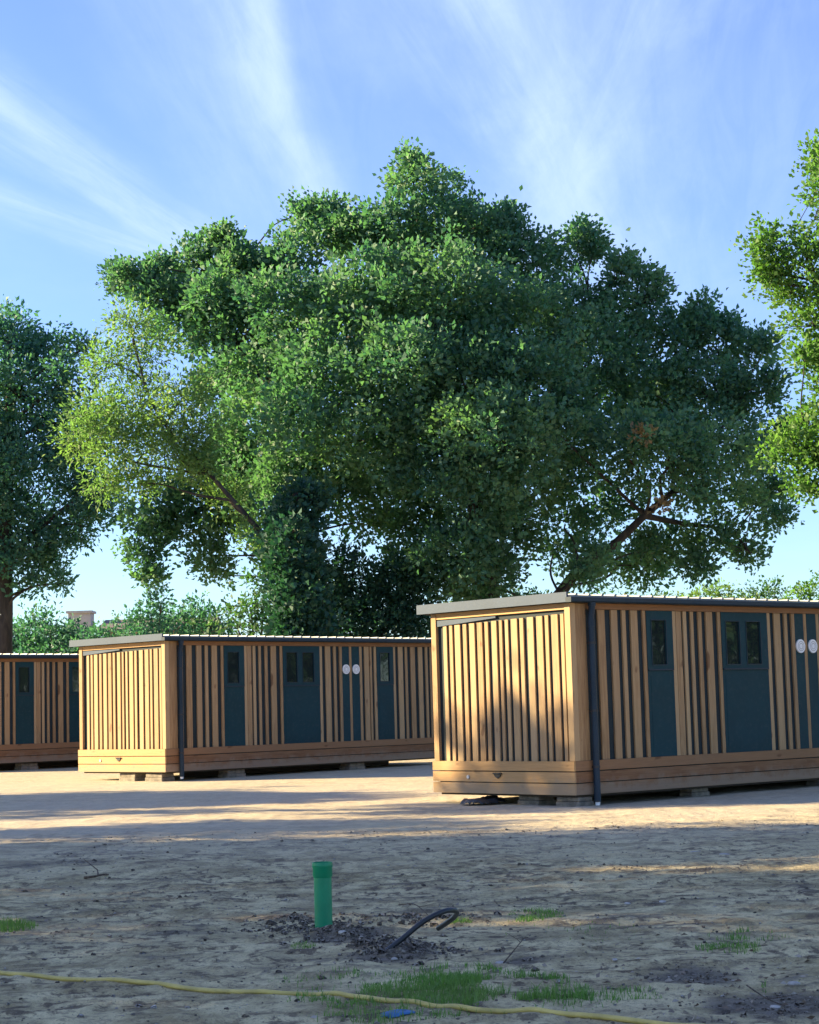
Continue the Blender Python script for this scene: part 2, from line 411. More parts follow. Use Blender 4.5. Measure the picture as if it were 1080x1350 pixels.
# crumbs of soil and grit
ico_v = []
ph = (1 + 5 ** .5) / 2
for a, b in ((1, ph), (-1, ph), (1, -ph), (-1, -ph)): ico_v += [(0, a, b), (a, b, 0), (b, 0, a)]
ico_v = np.array(ico_v) / math.sqrt(1 + ph * ph)
ico_f = np.array([(i, j, k) for i in range(12) for j in range(i + 1, 12) for k in range(j + 1, 12)
         if max(np.linalg.norm(ico_v[i] - ico_v[j]), np.linalg.norm(ico_v[j] - ico_v[k]), np.linalg.norm(ico_v[i] - ico_v[k])) < 1.1])
def lumps(name, x, y, r, m, flat=.8, sink=.3):
    n_ = len(x)
    z = hfun(x, y)
    v = ico_v[None] * (.65 + .7 * rng.random((n_, 12, 1))) * r[:, None, None]
    q = rng.random(n_) * 6.28; c, s = np.cos(q)[:, None], np.sin(q)[:, None]
    st = (.7 + .8 * rng.random((n_, 1)))
    vx = v[:, :, 0] * st; vy = v[:, :, 1]; vz = v[:, :, 2] * flat
    v = np.stack([vx * c - vy * s + x[:, None], vx * s + vy * c + y[:, None], vz + (z + r * flat * (1 - 2 * sink) * .6)[:, None]], -1)
    f = (ico_f[None] + (np.arange(n_) * 12)[:, None, None]).reshape(-1, 3)
    return np_mesh(name, v.reshape(-1, 3), f, m, attrs={'tint': np.repeat(rng.random(n_), 12)}, smooth=True)
def scatter_soil(nn):
    x = rng.uniform(-3.6, 4.2, nn); y = 7.2 + 14 * rng.random(nn) ** 1.5
    p = np.maximum(soilmask(x, y), .07)
    k = rng.random(nn) < p; return x[k], y[k]
xs, ys = scatter_soil(52000)
hx = np.concatenate([rng.normal(cx, rx * .7, 340) for cx, cy, rx, ry, a in heap]); hy = np.concatenate([rng.normal(cy, ry * .7, 340) for cx, cy, rx, ry, a in heap])
r1 = np.minimum(.0038 * np.exp(rng.normal(0, .6, len(xs))), .020); r2 = np.minimum(.0060 * np.exp(rng.normal(0, .65, len(hx))), .026)
cl = lumps('dirt_clods', np.concatenate([xs, hx]), np.concatenate([ys, hy]), np.concatenate([r1, r2]), M['clod'])
tag(cl, 'dark crumbs of turned soil strewn over the ground and heaped by the green pipe', 'soil', kind='stuff')
nn = 2600; xg = rng.uniform(-3.5, 4, nn); yg = 7.2 + 13 * rng.random(nn) ** 1.4
gv = lumps('gravel', xg, yg, np.minimum(.0035 * np.exp(rng.normal(0, .6, nn)), .016), M['gravel'])
tag(gv, 'pale grit scattered thinly over the bare earth', 'gravel', kind='stuff')

# grass
def blades(cx, cy, rx, ry, nb, hmin, hmax, w_=.0042):
    th = rng.random(nb) * 6.283; q = np.sqrt(rng.random(nb))
    x = cx + rx * q * np.cos(th); y = cy + ry * q * np.sin(th)
    k = fbm(x * 6, y * 6, 1.1, 3) > .40 + .30 * q * rng.random(nb); x, y, q = x[k], y[k], q[k]; nb = len(x)
    z = hfun(x, y) - .004
    h = rng.uniform(hmin, hmax, nb) * (1.1 - .45 * q ** 2) * (.6 + .8 * fbm(x * 5, y * 5, 7.7, 2))
    a = rng.random(nb) * 6.283; dx, dy = np.cos(a), np.sin(a); lean = rng.uniform(.1, .8, nb) * h
    b = a + 1.57 + rng.normal(0, .4, nb); wx, wy = np.cos(b) * w_ / 2, np.sin(b) * w_ / 2
    P = [(x - wx, y - wy, z), (x + wx, y + wy, z),
         (x + dx * lean * .35 - wx * .8, y + dy * lean * .35 - wy * .8, z + h * .6), (x + dx * lean * .35 + wx * .8, y + dy * lean * .35 + wy * .8, z + h * .6),
         (x + dx * lean - wx * .1, y + dy * lean - wy * .1, z + h), (x + dx * lean + wx * .1, y + dy * lean + wy * .1, z + h)]
    v = np.stack([np.stack(p, -1) for p in P], 1)
    f = np.array([(0, 1, 3, 2), (2, 3, 5, 4)])[None] + (np.arange(nb) * 6)[:, None, None]
    return v.reshape(-1, 3), f.reshape(-1, 4), np.repeat(rng.random(nb), 6)
gp = []
def patch(px, py, rx, ry, nb, h0, h1): gp.append(blades(*on_ground(px, py), rx, ry, nb, h0, h1))
patch(600, 1308, .62, .42, 4200, .018, .055); patch(650, 1303, .38, .33, 2200, .02, .06); patch(720, 1312, .22, .28, 900, .03, .07)
patch(470, 1318, .35, .25, 900, .02, .05); patch(500, 1338, .35, .14, 500, .02, .05); patch(590, 1285, .3, .2, 500, .02, .05)
patch(708, 1206, .20, .28, 900, .012, .042); patch(690, 1213, .15, .2, 350, .02, .05)
patch(960, 1253, .17, .27, 600, .012, .042); patch(985, 1236, .24, .25, 500, .02, .05); patch(8, 1224, .20, .25, 900, .025, .06)
patch(400, 1250, .07, .12, 130, .015, .04); patch(605, 1219, .08, .1, 120, .02, .045); patch(1040, 1300, .13, .16, 300, .02, .05); patch(820, 1312, .2, .2, 200, .015, .04)
patch(430, 1290, .3, .2, 200, .015, .035); patch(770, 1230, .5, .5, 160, .012, .03)
patch(640, 1318, .8, .35, 700, .015, .05); patch(560, 1300, .7, .5, 500, .015, .04)
off = 0; V = []; Fc = []; T = []
for v, f, t in gp: V.append(v); Fc.append(f + off); T.append(t); off += len(v)
gr = np_mesh('grass', np.concatenate(V), np.concatenate(Fc), M['grass'], attrs={'tint': np.concatenate(T)})
tag(gr, 'short green grass sprouting in patches out of the bare earth', 'grass', kind='stuff')

# ------------------------------------------------------------------ cabin
W, L = 2.785, 7.90
def make_cabin():
    root = empty('timber_cabin', (0, 0, 0))
    b = MB(); b.box(.05, L - .05, .05, W - .05, .06, 2.52); b.build('wall_shell', M['clad'], root)
    # upright slats: (from, to) along the long wall, measured in the photograph
    longs = [(.406, .466), (.557, .695), (.816, .942), (1.034, 1.108), (1.207, 1.345), (1.449, 1.512), (2.056, 2.128), (2.139, 2.252), (2.297, 2.366),
             (2.452, 2.518), (2.619, 2.695), (2.785, 2.927), (3.040, 3.104), (4.150, 4.226), (4.328, 4.474), (4.566, 4.640), (4.736, 4.808),
             (5.027, 5.096), (5.332, 5.405), (5.485, 5.62), (5.65, 5.71), (5.775, 5.847), (6.366, 6.438), (6.535, 6.675), (6.751, 6.822), (6.922, 7.061), (7.17, 7.30), (7.397, 7.468), (7.55, 7.66)]
    ends = [(.151, .209), (.259, .379), (.437, .499), (.550, .664), (.724, .840), (.917, .985), (1.041, 1.159), (1.220, 1.280), (1.339, 1.395),
            (1.448, 1.546), (1.620, 1.686), (1.741, 1.842), (1.898, 2.005), (2.067, 2.140), (2.200, 2.310), (2.364, 2.428), (2.487, 2.560)]
    fr = MB(); bk = MB(); e1 = MB(); e2 = MB()
    for a, c in longs:
        t = random.random(); fr.box(a, c, .024 + random.uniform(-.003, .003), .048, .444, 2.45, t)
        bk.box(a, c, W - .048, W - .008, .444, 2.45, t)
    for a, c in ends:
        zt = 2.40 - .055 * a / W
        t = random.random(); e1.box(.025 + random.uniform(-.003, .003), .048, a, c, .440, zt, t)
        e2.box(L - .048, L - .006, a, c, .440, zt, t)
    for mb in (fr, bk, e1, e2): mb.build('slat_cladding', M['wood_v'], root)
    # corner posts: an L of two boards each
    for cx, sx in ((0, 1), (L, -1)):
        for cy, sy in ((0, 1), (W, -1)):
            b = MB(); z0, z1 = .446, 2.53
            def rb(x0, x1, y0, y1, z0, z1, t=None): b.box(min(x0, x1), max(x0, x1), min(y0, y1), max(y0, y1), z0, z1, t)
            rb(cx, cx + sx * .10, cy, cy + sy * .10, z0, z1)
            rb(cx + sx * .103, cx + sx * .300, cy + sy * .002, cy + sy * .046, z0, z1 - .004, 0)  # darkest tint: shade of the long wall put into this board
            b.build('corner_post', M['wood_v'], root)
    # skirt boards, three deep
    rows = ((.313, .443), (.160, .299), (.0, .147))
    for side in range(4):
        b = MB()
        for k, (z0, z1) in enumerate(rows):
            o = .002 * k
            if side < 2:
                cuts = [0.0, (3.1, 4.9, 2.2)[k], L] if k else [0.0, 5.3, L]
                for q in range(len(cuts) - 1):
                    y0, y1 = (-.012 + o, .04) if side == 0 else (W - .04, W + .012 - o)
                    b.box(cuts[q] + .001, cuts[q + 1] - .001, y0, y1, z0, z1)
            else:
                x0, x1 = (-.014 + o, .04) if side == 2 else (L - .04, L + .014 - o)
                b.box(x0, x1, .042, W - .042, z0, z1)
        if side >= 2:                                     # end boards run over the corners
            b = MB()
            for k, (z0, z1) in enumerate(rows):
                x0, x1 = (-.034 + .002 * k, -.002) if side == 2 else (L + .002, L + .034 - .002 * k)
                b.box(x0, x1, -.012, W + .012, z0, z1)
        b.build('skirt_board', M['wood_h_shaded'] if side < 2 else M['wood_e_sunlit'], root)
    for y0, y1 in ((.004, .047), (W - .047, W - .004)):
        b = MB(); b.box(.304, L - .304, y0, y1, 2.454, 2.532); b.build('top_rail', M['wood_h_shaded'], root)
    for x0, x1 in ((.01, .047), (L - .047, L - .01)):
        b = MB(); b.box(x0, x1, .105, W - .105, 2.45, 2.532); b.build('end_rail', M['wood_e_sunlit'], root)
    b = MB(); b.prism([(W - .11, 2.348), (W - .11, 2.436), (1.45, 2.436), (1.45, 2.412)], 0, .014, .046); b.build('flashing', M['fascia'], root)
    b = MB(); b.box(.06, L - .06, .06, W - .06, -.03, .05); b.box(1.5, L - .4, 1.35, 1.45, -.20, -.031); b.build('floor_frame_with_blocker', M['under'], root)  # lower bearer added to block bright ground showing under the cabin
    # roof sheet with raised ribs running from front to back
    pr = [(-.06, 2.632)]; x = -.06
    while x < L - .02:
        c = x + .125
        pr += [(c - .024, 2.632), (c - .014, 2.656), (c + .014, 2.656), (c + .024, 2.632)]; x += .25
    pr += [(L + .06, 2.632), (L + .06, 2.592), (-.06, 2.592)]
    b = MB()
    n_ = len(pr); y0, y1 = -.075, W + .17
    v = [(p[0], y0, p[1]) for p in pr] + [(p[0], y1, p[1] + .008) for p in pr]
    f = [(i, (i + 1) % n_, n_ + (i + 1) % n_, n_ + i) for i in range(n_)]
    k = (n_ - 3)                                          # end faces, one strip per flat and rib
    for base in (0, n_):
        f.append(tuple(base + i for i in (0, n_ - 3, n_ - 2, n_ - 1)))
        for q in range(1, n_ - 4, 4): f.append(tuple(base + q + i for i in range(4)))
    b.add(v, f); roof = b.build('roof_sheet', M['zinc'], root)
    b = MB(); b.box(-.02, L + .02, -.03, W + .13, 2.534, 2.590); b.build('roof_deck', M['under'], root)
    for x0, x1 in ((-.098, -.064), (L + .064, L + .098)):
        b = MB(); b.box(x0, x1, -.045, W + .195, 2.540, 2.666); b.box(x0 + .004 if x0 < 0 else x0 - .05, x1 + .05 if x0 < 0 else x1 - .004, -.042, W + .192, 2.6665, 2.674)
        b.build('fascia', M['fascia'], root)
    b = MB(); b.prism([(-.036, 2.538), (-.036, 2.603), (-.040, 2.603), (-.040, 2.545), (-.13, 2.545), (-.13, 2.600), (-.138, 2.603), (-.138, 2.552), (-.122, 2.536)], 0, -.105, L + .105)
    b.box(-.109, -.1055, -.139, -.036, 2.535, 2.604); b.box(L + .1055, L + .109, -.139, -.036, 2.535, 2.604)
    b.build('gutter', M['gutter'], root)
    # downpipe with a swan neck under the gutter
    dx = .335
    b = MB(); P = [(dx, -.088, 2.54), (dx, -.088, 2.47), (dx, -.085, 2.43), (dx - .01, -.076, 2.37), (dx - .01, -.072, 2.30), (dx - .01, -.072, 1.2), (dx - .01, -.072, .1), (dx - .01, -.072, -.10)]
    b.tube(P, .045, 14, .5); b.tube([(dx, -.088, 2.54), (dx, -.088, 2.49)], .056, 14, .5); b.tube([(dx - .01, -.072, 2.31), (dx - .01, -.072, 2.22)], .052, 14, .5)
    dp = b.build('downpipe', M['gutter'], root, True)
    for z in (2.0, 1.1, .36):
        b = MB(); b.lathe([(.046, z - .015), (.051, z - .015), (.051, z + .015), (.046, z + .015)], 14, dx - .01, -.072); b.box(dx - .03, dx + .01, -.026, .03, z - .012, z + .012); b.build('pipe_bracket', M['steel'], dp)
    b = MB(); b.tube([(dx - .01, -.072, -.102), (dx - .01, -.072, -.145)], [.036, .030], 12); b.build('pipe_shoe', M['white'], dp)
    # glazed panels
    def glazed(name, u0, u1, panes, zb=1.629):
        b = MB(); b.box(u0, u1, .022, .049, .444, zb - .006); b.box(u0 + .06, u1 - .06, .019, .0215, .52, zb - .08)
        p = b.build(name, M['teal'], root)
        f_ = MB(); zt = 2.449
        xs_ = [u0] + [q for pr_ in panes for q in pr_] + [u1]
        for i in range(0, len(xs_), 2): f_.box(xs_[i], xs_[i + 1], .012, .049, zb, zt)
        for a, c in panes: f_.box(a, c, .0121, .049, zb, 1.706); f_.box(a, c, .0121, .049, 2.318, zt)
        fo = f_.build('window_frame', M['teal'], p)
        s_ = MB()
        for a, c in panes:                                # the beading round each pane
            a2, c2, z0, z1 = a - .012, c + .012, 1.694, 2.330
            s_.box(a2, a, .004, .0115, z0, z1); s_.box(c, c2, .004, .0115, z0, z1); s_.box(a, c, .004, .0115, z0, 1.706); s_.box(a, c, .004, .0115, 2.318, z1)
        s_.box(u0 + .01, u1 - .01, .002, .0115, zb - .004, zb + .018)
        s_.build('glazing_bead', M['gutter'], p)
        for a, c in panes:
            q = MB(); q.box(a + .001, c - .001, .030, .038, 1.707, 2.317); q.build('pane', M['glass'], p)
    glazed('window_panel', 1.514, 2.054, [(1.612, 1.905)])
    glazed('door', 3.107, 4.147, [(3.205, 3.500), (3.660, 3.975)])
    glazed('window_panel', 5.850, 6.364, [(5.950, 6.240)])
    for u0, u1 in ((4.811, 5.024), (5.099, 5.329)):
        b = MB(); b.box(u0, u1, .024, .049, .444, 2.449); p = b.build('vent_panel', M['teal'], root)
        c = (u0 + u1) / 2
        b = MB(); b.disc(c, .0235, 1.965, .102, .022); b.build('vent_cover', M['white'], p)
        b = MB()
        for rr in (.070, .042):
            v = []; f = []
            for k in range(28):
                a = 2 * math.pi * k / 28
                for r_ in (rr - .006, rr + .006): v.append((c + r_ * math.cos(a), -.0015, 1.965 + r_ * math.sin(a)))
            for k in range(28): i = 2 * k; j = 2 * ((k + 1) % 28); f.append((i, i + 1, j + 1, j))
            b.add(v, f)
        b.build('vent_ring', M['grille'], p)
    # small fittings on the end wall
    b = MB(); b.prism([(1.36, .285), (1.54, .285), (1.50, .235), (1.45, .205), (1.40, .235)], 0, -.046, -.034); b.box(-.060, -.046, 1.37, 1.53, .268, .287); b.build('lifting_bracket', M['steel'], root)
    b = MB(); v = []; seg = 20
    for xx in (-.033, -.046):
        for k in range(seg): v.append((xx, 2.05 + .026 * math.cos(6.2832 * k / seg), .225 + .026 * math.sin(6.2832 * k / seg)))
    b.add(v, [tuple(range(seg)), tuple(range(2 * seg - 1, seg - 1, -1))] + [(k, (k + 1) % seg, seg + (k + 1) % seg, seg + k) for k in range(seg)])
    b.build('pipe_cap', M['grille'], root)
    return root
cab = [((2.08777, 24.73968, .1236), .71427), ((-4.83502, 36.31227, .2362), .80742), ((-10.80619, 44.74502, .2896), .80788)]
clab = ['timber slatted cabin nearest the camera at the right, tree shadows dappling its end wall',
        'timber slatted cabin in the middle with a fully sunlit golden end wall',
        'timber slatted cabin farthest off, cut by the left edge, only its shaded long wall showing']
proto = make_cabin(); cabins = []
for i, (p, a) in enumerate(cab):
    o = proto if i == 0 else copy_tree(proto)
    o.location = p; o.rotation_euler = (0, 0, a)
    tag(o, clab[i], 'cabin', 'slatted timber cabins on the site'); cabins.append(o)
def cab_pt(i, u, v):
    (x, y, z), a = cab[i]; c, s = math.cos(a), math.sin(a)
    return x + u * c - v * s, y + u * s + v * c, a
blk = None
def block(i, u, v, label, sx=.40, sy=.24):
    x, y, a = cab_pt(i, u, v); z0 = float(hfun(np.array([x]), np.array([y]))[0]) - .015; z1 = cab[i][0][2] - .032
    b = MB(); h = z1 - z0
    b.box(-sx / 2, sx / 2, -sy / 2, sy / 2, 0, h * .55); b.box(-sx / 2 + .012, sx / 2 - .016, -sy / 2 + .01, sy / 2 - .012, h * .56, h)
    o = b.build('support_block', M['block']); o.location = (x, y, z0); o.rotation_euler = (0, 0, a + random.uniform(-.06, .06))
    md = o.modifiers.new('bevel', 'BEVEL'); md.width = .012; md.segments = 2
    tag(o, label, 'block', 'blocks propping up the cabins')
block(0, .22, .25, 'concrete block under the near corner of the right cabin beside its downpipe', .30, .42)
block(0, .30, 1.05, 'low concrete block under the middle of the sunlit end of the right cabin', .34, .40)
block(0, 2.7, .30, 'concrete block in shadow under the window side of the right cabin')
block(0, 5.6, .30, 'concrete block in deep shadow under the vents of the right cabin')
block(1, .20, .45, 'concrete block under the near corner of the middle cabin beside its downpipe', .34, .5)
block(1, .22, 1.30, 'concrete block under the middle of the golden end wall of the middle cabin', .34, .55)
block(1, 1.9, .28, 'concrete block under the long wall of the middle cabin below its first window', .5, .3)
block(1, 5.3, .28, 'concrete block under the long wall of the middle cabin below its round vents', .5, .3)
block(2, 2.0, .28, 'concrete block under the far left cabin', .5, .3)
# dark sheeting crumpled under the end of the near cabin
def crumple(name, cx, cy, rx, ry, h, m, label, cat, seed, rot=0):
    n_ = 22; g_ = np.linspace(-1, 1, n_); A, B = np.meshgrid(g_, g_)
    q = np.sqrt(A ** 2 + B ** 2); e = np.clip(1.05 - q * (.75 + .5 * fbm(A * 1.5 + seed, B * 1.5, seed, 2)), 0, 1)
    z = h * (.15 + fbm(A * 2.6 + seed, B * 2.6, seed + .5, 3) * 1.2) * np.minimum(e * 3, 1) + .004
    x = A * rx * (.8 + .4 * fbm(A * 2, B * 2, seed + 3, 2)); y = B * ry * (.8 + .4 * fbm(A * 2, B * 2, seed + 7, 2))
    keep = e > .05
    c, s = math.cos(rot), math.sin(rot); xw = cx + x * c - y * s; yw = cy + x * s + y * c
    base = float(hfun(np.array([cx]), np.array([cy]))[0])
    v = np.stack([x * c - y * s, x * s + y * c, z + hfun(xw, yw) - base], -1).reshape(-1, 3)
    id_ = np.arange(n_ * n_).reshape(n_, n_)
    f = np.stack([id_[:-1, :-1], id_[:-1, 1:], id_[1:, 1:], id_[1:, :-1]], -1)
    k = keep[:-1, :-1] & keep[1:, 1:] & keep[1:, :-1] & keep[:-1, 1:]
    o = np_mesh(name, v, f[k].reshape(-1, 4), m, smooth=False); o.location = (cx, cy, base)
    md = o.modifiers.new('thickness', 'SOLIDIFY'); md.thickness = .003
    return tag(o, label, cat)
x, y, a = cab_pt(0, -.05, 1.75)
crumple('plastic_sheet', x, y, .34, .28, .10, M['rag'], 'crumpled black plastic sheet poking out under the end of the right cabin', 'plastic sheet', 2.3, a)
x, y = on_ground(524, 1336)
crumple('plastic_scrap', x, y, .075, .035, .012, M['blue'], 'scrap of blue plastic lying in the grass beside the yellow hose', 'scrap', 5.1)

# ------------------------------------------------------------------ pipes and hoses
x, y = on_ground(427, 1226);  z = float(hfun(np.array([x]), np.array([y]))[0]) - .03
pipe = empty('drain_pipe', (x, y, z)); tag(pipe, 'upright green plastic drain pipe with a collar standing in the dark soil heap', 'pipe')
b = MB(); b.lathe([(.0535, -.25), (.0535, .345), (.050, .345), (.050, -.25), (.0535, -.25)], 40); b.build('pipe_body', M['green'], pipe, True)
top = .418
b = MB(); b.lathe([(.0538, top - .090), (.0590, top - .080), (.0590, top - .032), (.0625, top - .027), (.0625, top - .012), (.0612, top - .006), (.0612, top), (.0560, top), (.0555, top - .085), (.0538, top - .090)], 40); o = b.build('pipe_socket', M['green'], pipe, True)
def spline(pts, n_=12):
    pts = [Vector(p) for p in pts]; out = []
    for i in range(len(pts) - 1):
        p0, p1, p2, p3 = pts[max(i - 1, 0)], pts[i], pts[i + 1], pts[min(i + 2, len(pts) - 1)]
        for k in range(n_):
            t = k / n_
            out.append(.5 * ((2 * p1) + (p2 - p0) * t + (2 * p0 - 5 * p1 + 4 * p2 - p3) * t * t + (3 * p1 - p0 - 3 * p2 + p3) * t ** 3))
    return out + [pts[-1]]
bx, by = on_ground(502, 1260)
pp = [at(490, 1272, by - .05), at(502, 1260, by), at(530, 1238, by + .03), at(557, 1216, by + .06), at(580, 1203.5, by + .10), at(594, 1200, by + .16), at(602, 1202, by + .24), at(600, 1208, by + .32), at(590, 1216, by + .42), at(578, 1224, by + .52)]
b = MB(); P = spline(pp, 8); b.tube(P, .0145, 14); hs = b.build('water_pipe', M['black'], None, True)
tag(hs, 'bent black plastic water pipe sticking out of the ground and curling over', 'pipe')
hp = [(-40, 1280), (0, 1283.5), (60, 1288), (130, 1294.5), (200, 1300.5), (270, 1307), (340, 1312.5), (395, 1314), (430, 1315.5), (480, 1320), (540, 1326), (600, 1331), (660, 1334), (720, 1338.5), (780, 1343.5), (850, 1351), (930, 1361)]
P = []
for px, py in hp:
    x, y = on_ground(px, py - 2); P.append((x, y, 0))
P = spline(P, 10); P = [Vector((p.x, p.y + .004 * math.sin(i * .31), float(hfun(np.array([p.x]), np.array([p.y]))[0]) + .010)) for i, p in enumerate(P)]
for _ in range(4):
    Q = [p.copy() for p in P]
    for i in range(1, len(P) - 1): P[i].z = max((Q[i - 1].z + Q[i].z + Q[i + 1].z) / 3, Q[i].z - .004)
b = MB(); b.tube(P, .0125, 12); o = b.build('garden_hose', M['yellow'], None, True)
tag(o, 'long dusty yellow hose lying across the bare ground in the foreground', 'hose')

nl = 420; xl = np.concatenate([rng.uniform(-2.8, 3.2, 200), rng.normal(1.45, .45, 220)]); yl = np.concatenate([7.4 + 9 * rng.random(200) ** 1.3, rng.normal(8.7, .6, 220)])
LITTER = (xl, yl)
# stones, twigs, leaves on the ground
def pebble(px, py, r_, label, cat='stone', m='stone', flat=.6, grp=None):
    x, y = on_ground(px, py); x_, y_ = np.array([x]), np.array([y])
    import bmesh
    bm = bmesh.new(); bmesh.ops.create_icosphere(bm, subdivisions=2, radius=1)
    s_ = random.random() * 30
    for v in bm.verts:
        k = .7 + .6 * float(fbm(np.array([v.co.x * 1.3 + s_]), np.array([v.co.y * 1.3]), v.co.z * 1.3, 2)[0])
        r2_ = r_ * .8; v.co = Vector((v.co.x * r2_ * 1.3 * k, v.co.y * r2_ * k, v.co.z * r2_ * flat * k))
    me = bpy.data.meshes.new(cat); bm.to_mesh(me); bm.free()
    o = link_mesh(cat.replace(' ', '_'), me, M[m]); o.location = (x, y, float(hfun(x_, y_)[0]) + r_ * flat * .35); o.rotation_euler = (0, 0, random.random() * 6)
    tag(o, label, cat, grp)
pebble(827, 1191, .022, 'small white stone lying alone beyond the right grass tuft'); pebble(874, 1193, .026, 'wide pale stone on bare earth right of a smaller white stone', flat=.4)
pebble(811, 1270, .018, 'small white stone on dark soil right of the large grass patch')
pebble(660, 1270, .032, 'flat pale stone beside a dry twig above the large grass patch', flat=.35)
pebble(917, 1124, .05, 'pale flat stone in a sunlit streak before the right cabin', flat=.25); pebble(955, 1126, .045, 'pale flat stone on the far right before the right cabin', flat=.25)
pebble(1022, 1322, .026, 'pale stone among dark clods at the lower right edge', flat=.5); pebble(1047, 1298, .03, 'grey stone beside a green weed at the right edge', flat=.5)
pebble(440, 1228, .03, 'clod of pale earth resting against the foot of the green pipe'); pebble(452, 1240, .026, 'crumbly pale lump on the soil heap just right of the green pipe')
pebble(520, 1268, .02, 'pale stone on the soil heap below the black pipe')
def twig(pts, r_, label):
    P = []
    for px, py, h in pts:
        x, y = on_ground(px, py); P.append((x, y, float(hfun(np.array([x]), np.array([y]))[0]) + h))
    P = spline(P, 4); b = MB(); b.tube(P, [r_ * (1 - .6 * i / len(P)) for i in range(len(P))], 6)
    i = len(P) // 2; d = (P[i + 1] - P[i]).normalized(); s_ = Vector((-d.y, d.x, .35))
    b.tube([P[i], P[i] + (d + s_ * .5) * r_ * 14, P[i] + (d * 1.2 + s_) * r_ * 24], [r_ * .6, r_ * .45, r_ * .2], 5)
    tag(b.build('twig', M['twig'], None, True), label, 'twig', 'dry twigs on the ground')
twig([(526, 1193, .01), (545, 1196, .03), (558, 1203, .02), (566, 1210, .0)], .004, 'thin brown twig lying behind the black pipe')
twig([(664, 1272, .01), (680, 1264, .03), (692, 1254, .045), (697, 1243, .02)], .004, 'dry bent twig standing up above the large grass patch')
twig([(112, 1159, .01), (124, 1160, .025), (135, 1158, .03), (143, 1156, .01)], .012, 'short dark stick lying on bare ground at the left')
twig([(985, 1300, .01), (1010, 1316, .012), (1035, 1322, .008)], .004, 'thin twig among clods at the lower right')

# ------------------------------------------------------------------ trees
def leaf_geo(P, Nn, size, aspect, tint):
    n_ = len(P)
    d = Nn + rng.normal(0, .55, (n_, 3)); d /= np.linalg.norm(d, axis=1)[:, None] + 1e-9
    r_ = rng.normal(0, 1, (n_, 3)); s = np.cross(d, r_); s /= np.linalg.norm(s, axis=1)[:, None] + 1e-9
    up_ = np.cross(s, d); L_ = size * rng.uniform(.45, 1.45, n_); w_ = L_ * aspect
    mid = P + d * (L_ * .52)[:, None]
    fold = up_ * (w_ * .28)[:, None]
    v = np.stack([P, mid + s * (w_ * .5)[:, None] + fold, P + d * L_[:, None] - up_ * (L_ * .12)[:, None], mid - s * (w_ * .5)[:, None] + fold], 1)
    f = np.arange(n_ * 4).reshape(n_, 4)
    return v.reshape(-1, 3), f, np.repeat(tint, 4)
def clump_leaves(clumps, size, aspect, dens, per, tuft, porous, seed, flat=.85, droop=0, pf=.9, spray=True):
    """clumps: list of (centre, radius); a shell of leaf tufts round each with gaps"""
    V, Fx, T, tips = [], [], [], []; off = 0
    for ci, (c, r_) in enumerate(clumps):
        c = np.array(c); nt_ = max(8, int(dens * 4 * math.pi * r_ * r_ * .8))
        d = rng.normal(0, 1, (nt_, 3)); d /= np.linalg.norm(d, axis=1)[:, None]
        q = rng.random(nt_) ** .45
        q = .35 + .75 * q
        lump = .50 + .80 * fbm(d[:, 0] * 2.3 + ci * 3.1 + seed, d[:, 1] * 2.3, d[:, 2] * 2.3, 3, .6)
        p = d * (r_ * q * lump)[:, None]; p[:, 2] *= flat
        k = (rng.random(nt_) < np.where(d[:, 2] < -.35, .55, 1)) & (fbm((p[:, 0] + c[0]) * pf + seed, (p[:, 1] + c[1]) * pf, (p[:, 2] + c[2]) * pf, 4, .6) > porous) & (fbm((p[:, 0] + c[0]) * 2.1 - seed, (p[:, 1] + c[1]) * 2.1, (p[:, 2] + c[2]) * 2.1 + 3, 2, .5) > porous - .03)
        p = p[k]; d = d[k]
        if not len(p): continue
        ns = 6 if spray else 0                                            # sprays that stick out of the clump
        sd = rng.normal(0, 1, (ns, 3)); sd[:, 2] = np.abs(sd[:, 2]) * .7 - .1; sd /= np.linalg.norm(sd, axis=1)[:, None]
        kk = max(2, int(len(p) * .022)); sj = np.repeat(sd, kk, 0); qs = np.tile(np.linspace(.80, 1.24, kk), ns)
        sp_ = sj * (r_ * qs)[:, None] + rng.normal(0, .10 + .05 * r_, (ns * kk, 3)); sp_[:, 2] *= flat
        p = np.concatenate([p, sp_]); d = np.concatenate([d, sj])
        tc = p + c; tips.append(tc)
        m_ = len(p); dd = d * .75 + np.array([0, 0, .35 - droop]) + rng.normal(0, .35, (m_, 3))
        dd /= np.linalg.norm(dd, axis=1)[:, None]
        o = rng.normal(0, 1, (m_, per, 3)) * tuft * .5
        P = (tc[:, None] + o).reshape(-1, 3)
        Nn = (dd[:, None] * .8 + o / tuft * .9).reshape(-1, 3)
        t = np.clip(np.repeat(rng.random(m_) * .6, per) + rng.random(m_ * per) * .4, 0, 1)
        v, f, t = leaf_geo(P, Nn, size, aspect, t)
        V.append(v); Fx.append(f + off); T.append(t); off += len(v)
    return np.concatenate(V), np.concatenate(Fx), np.concatenate(T), tips
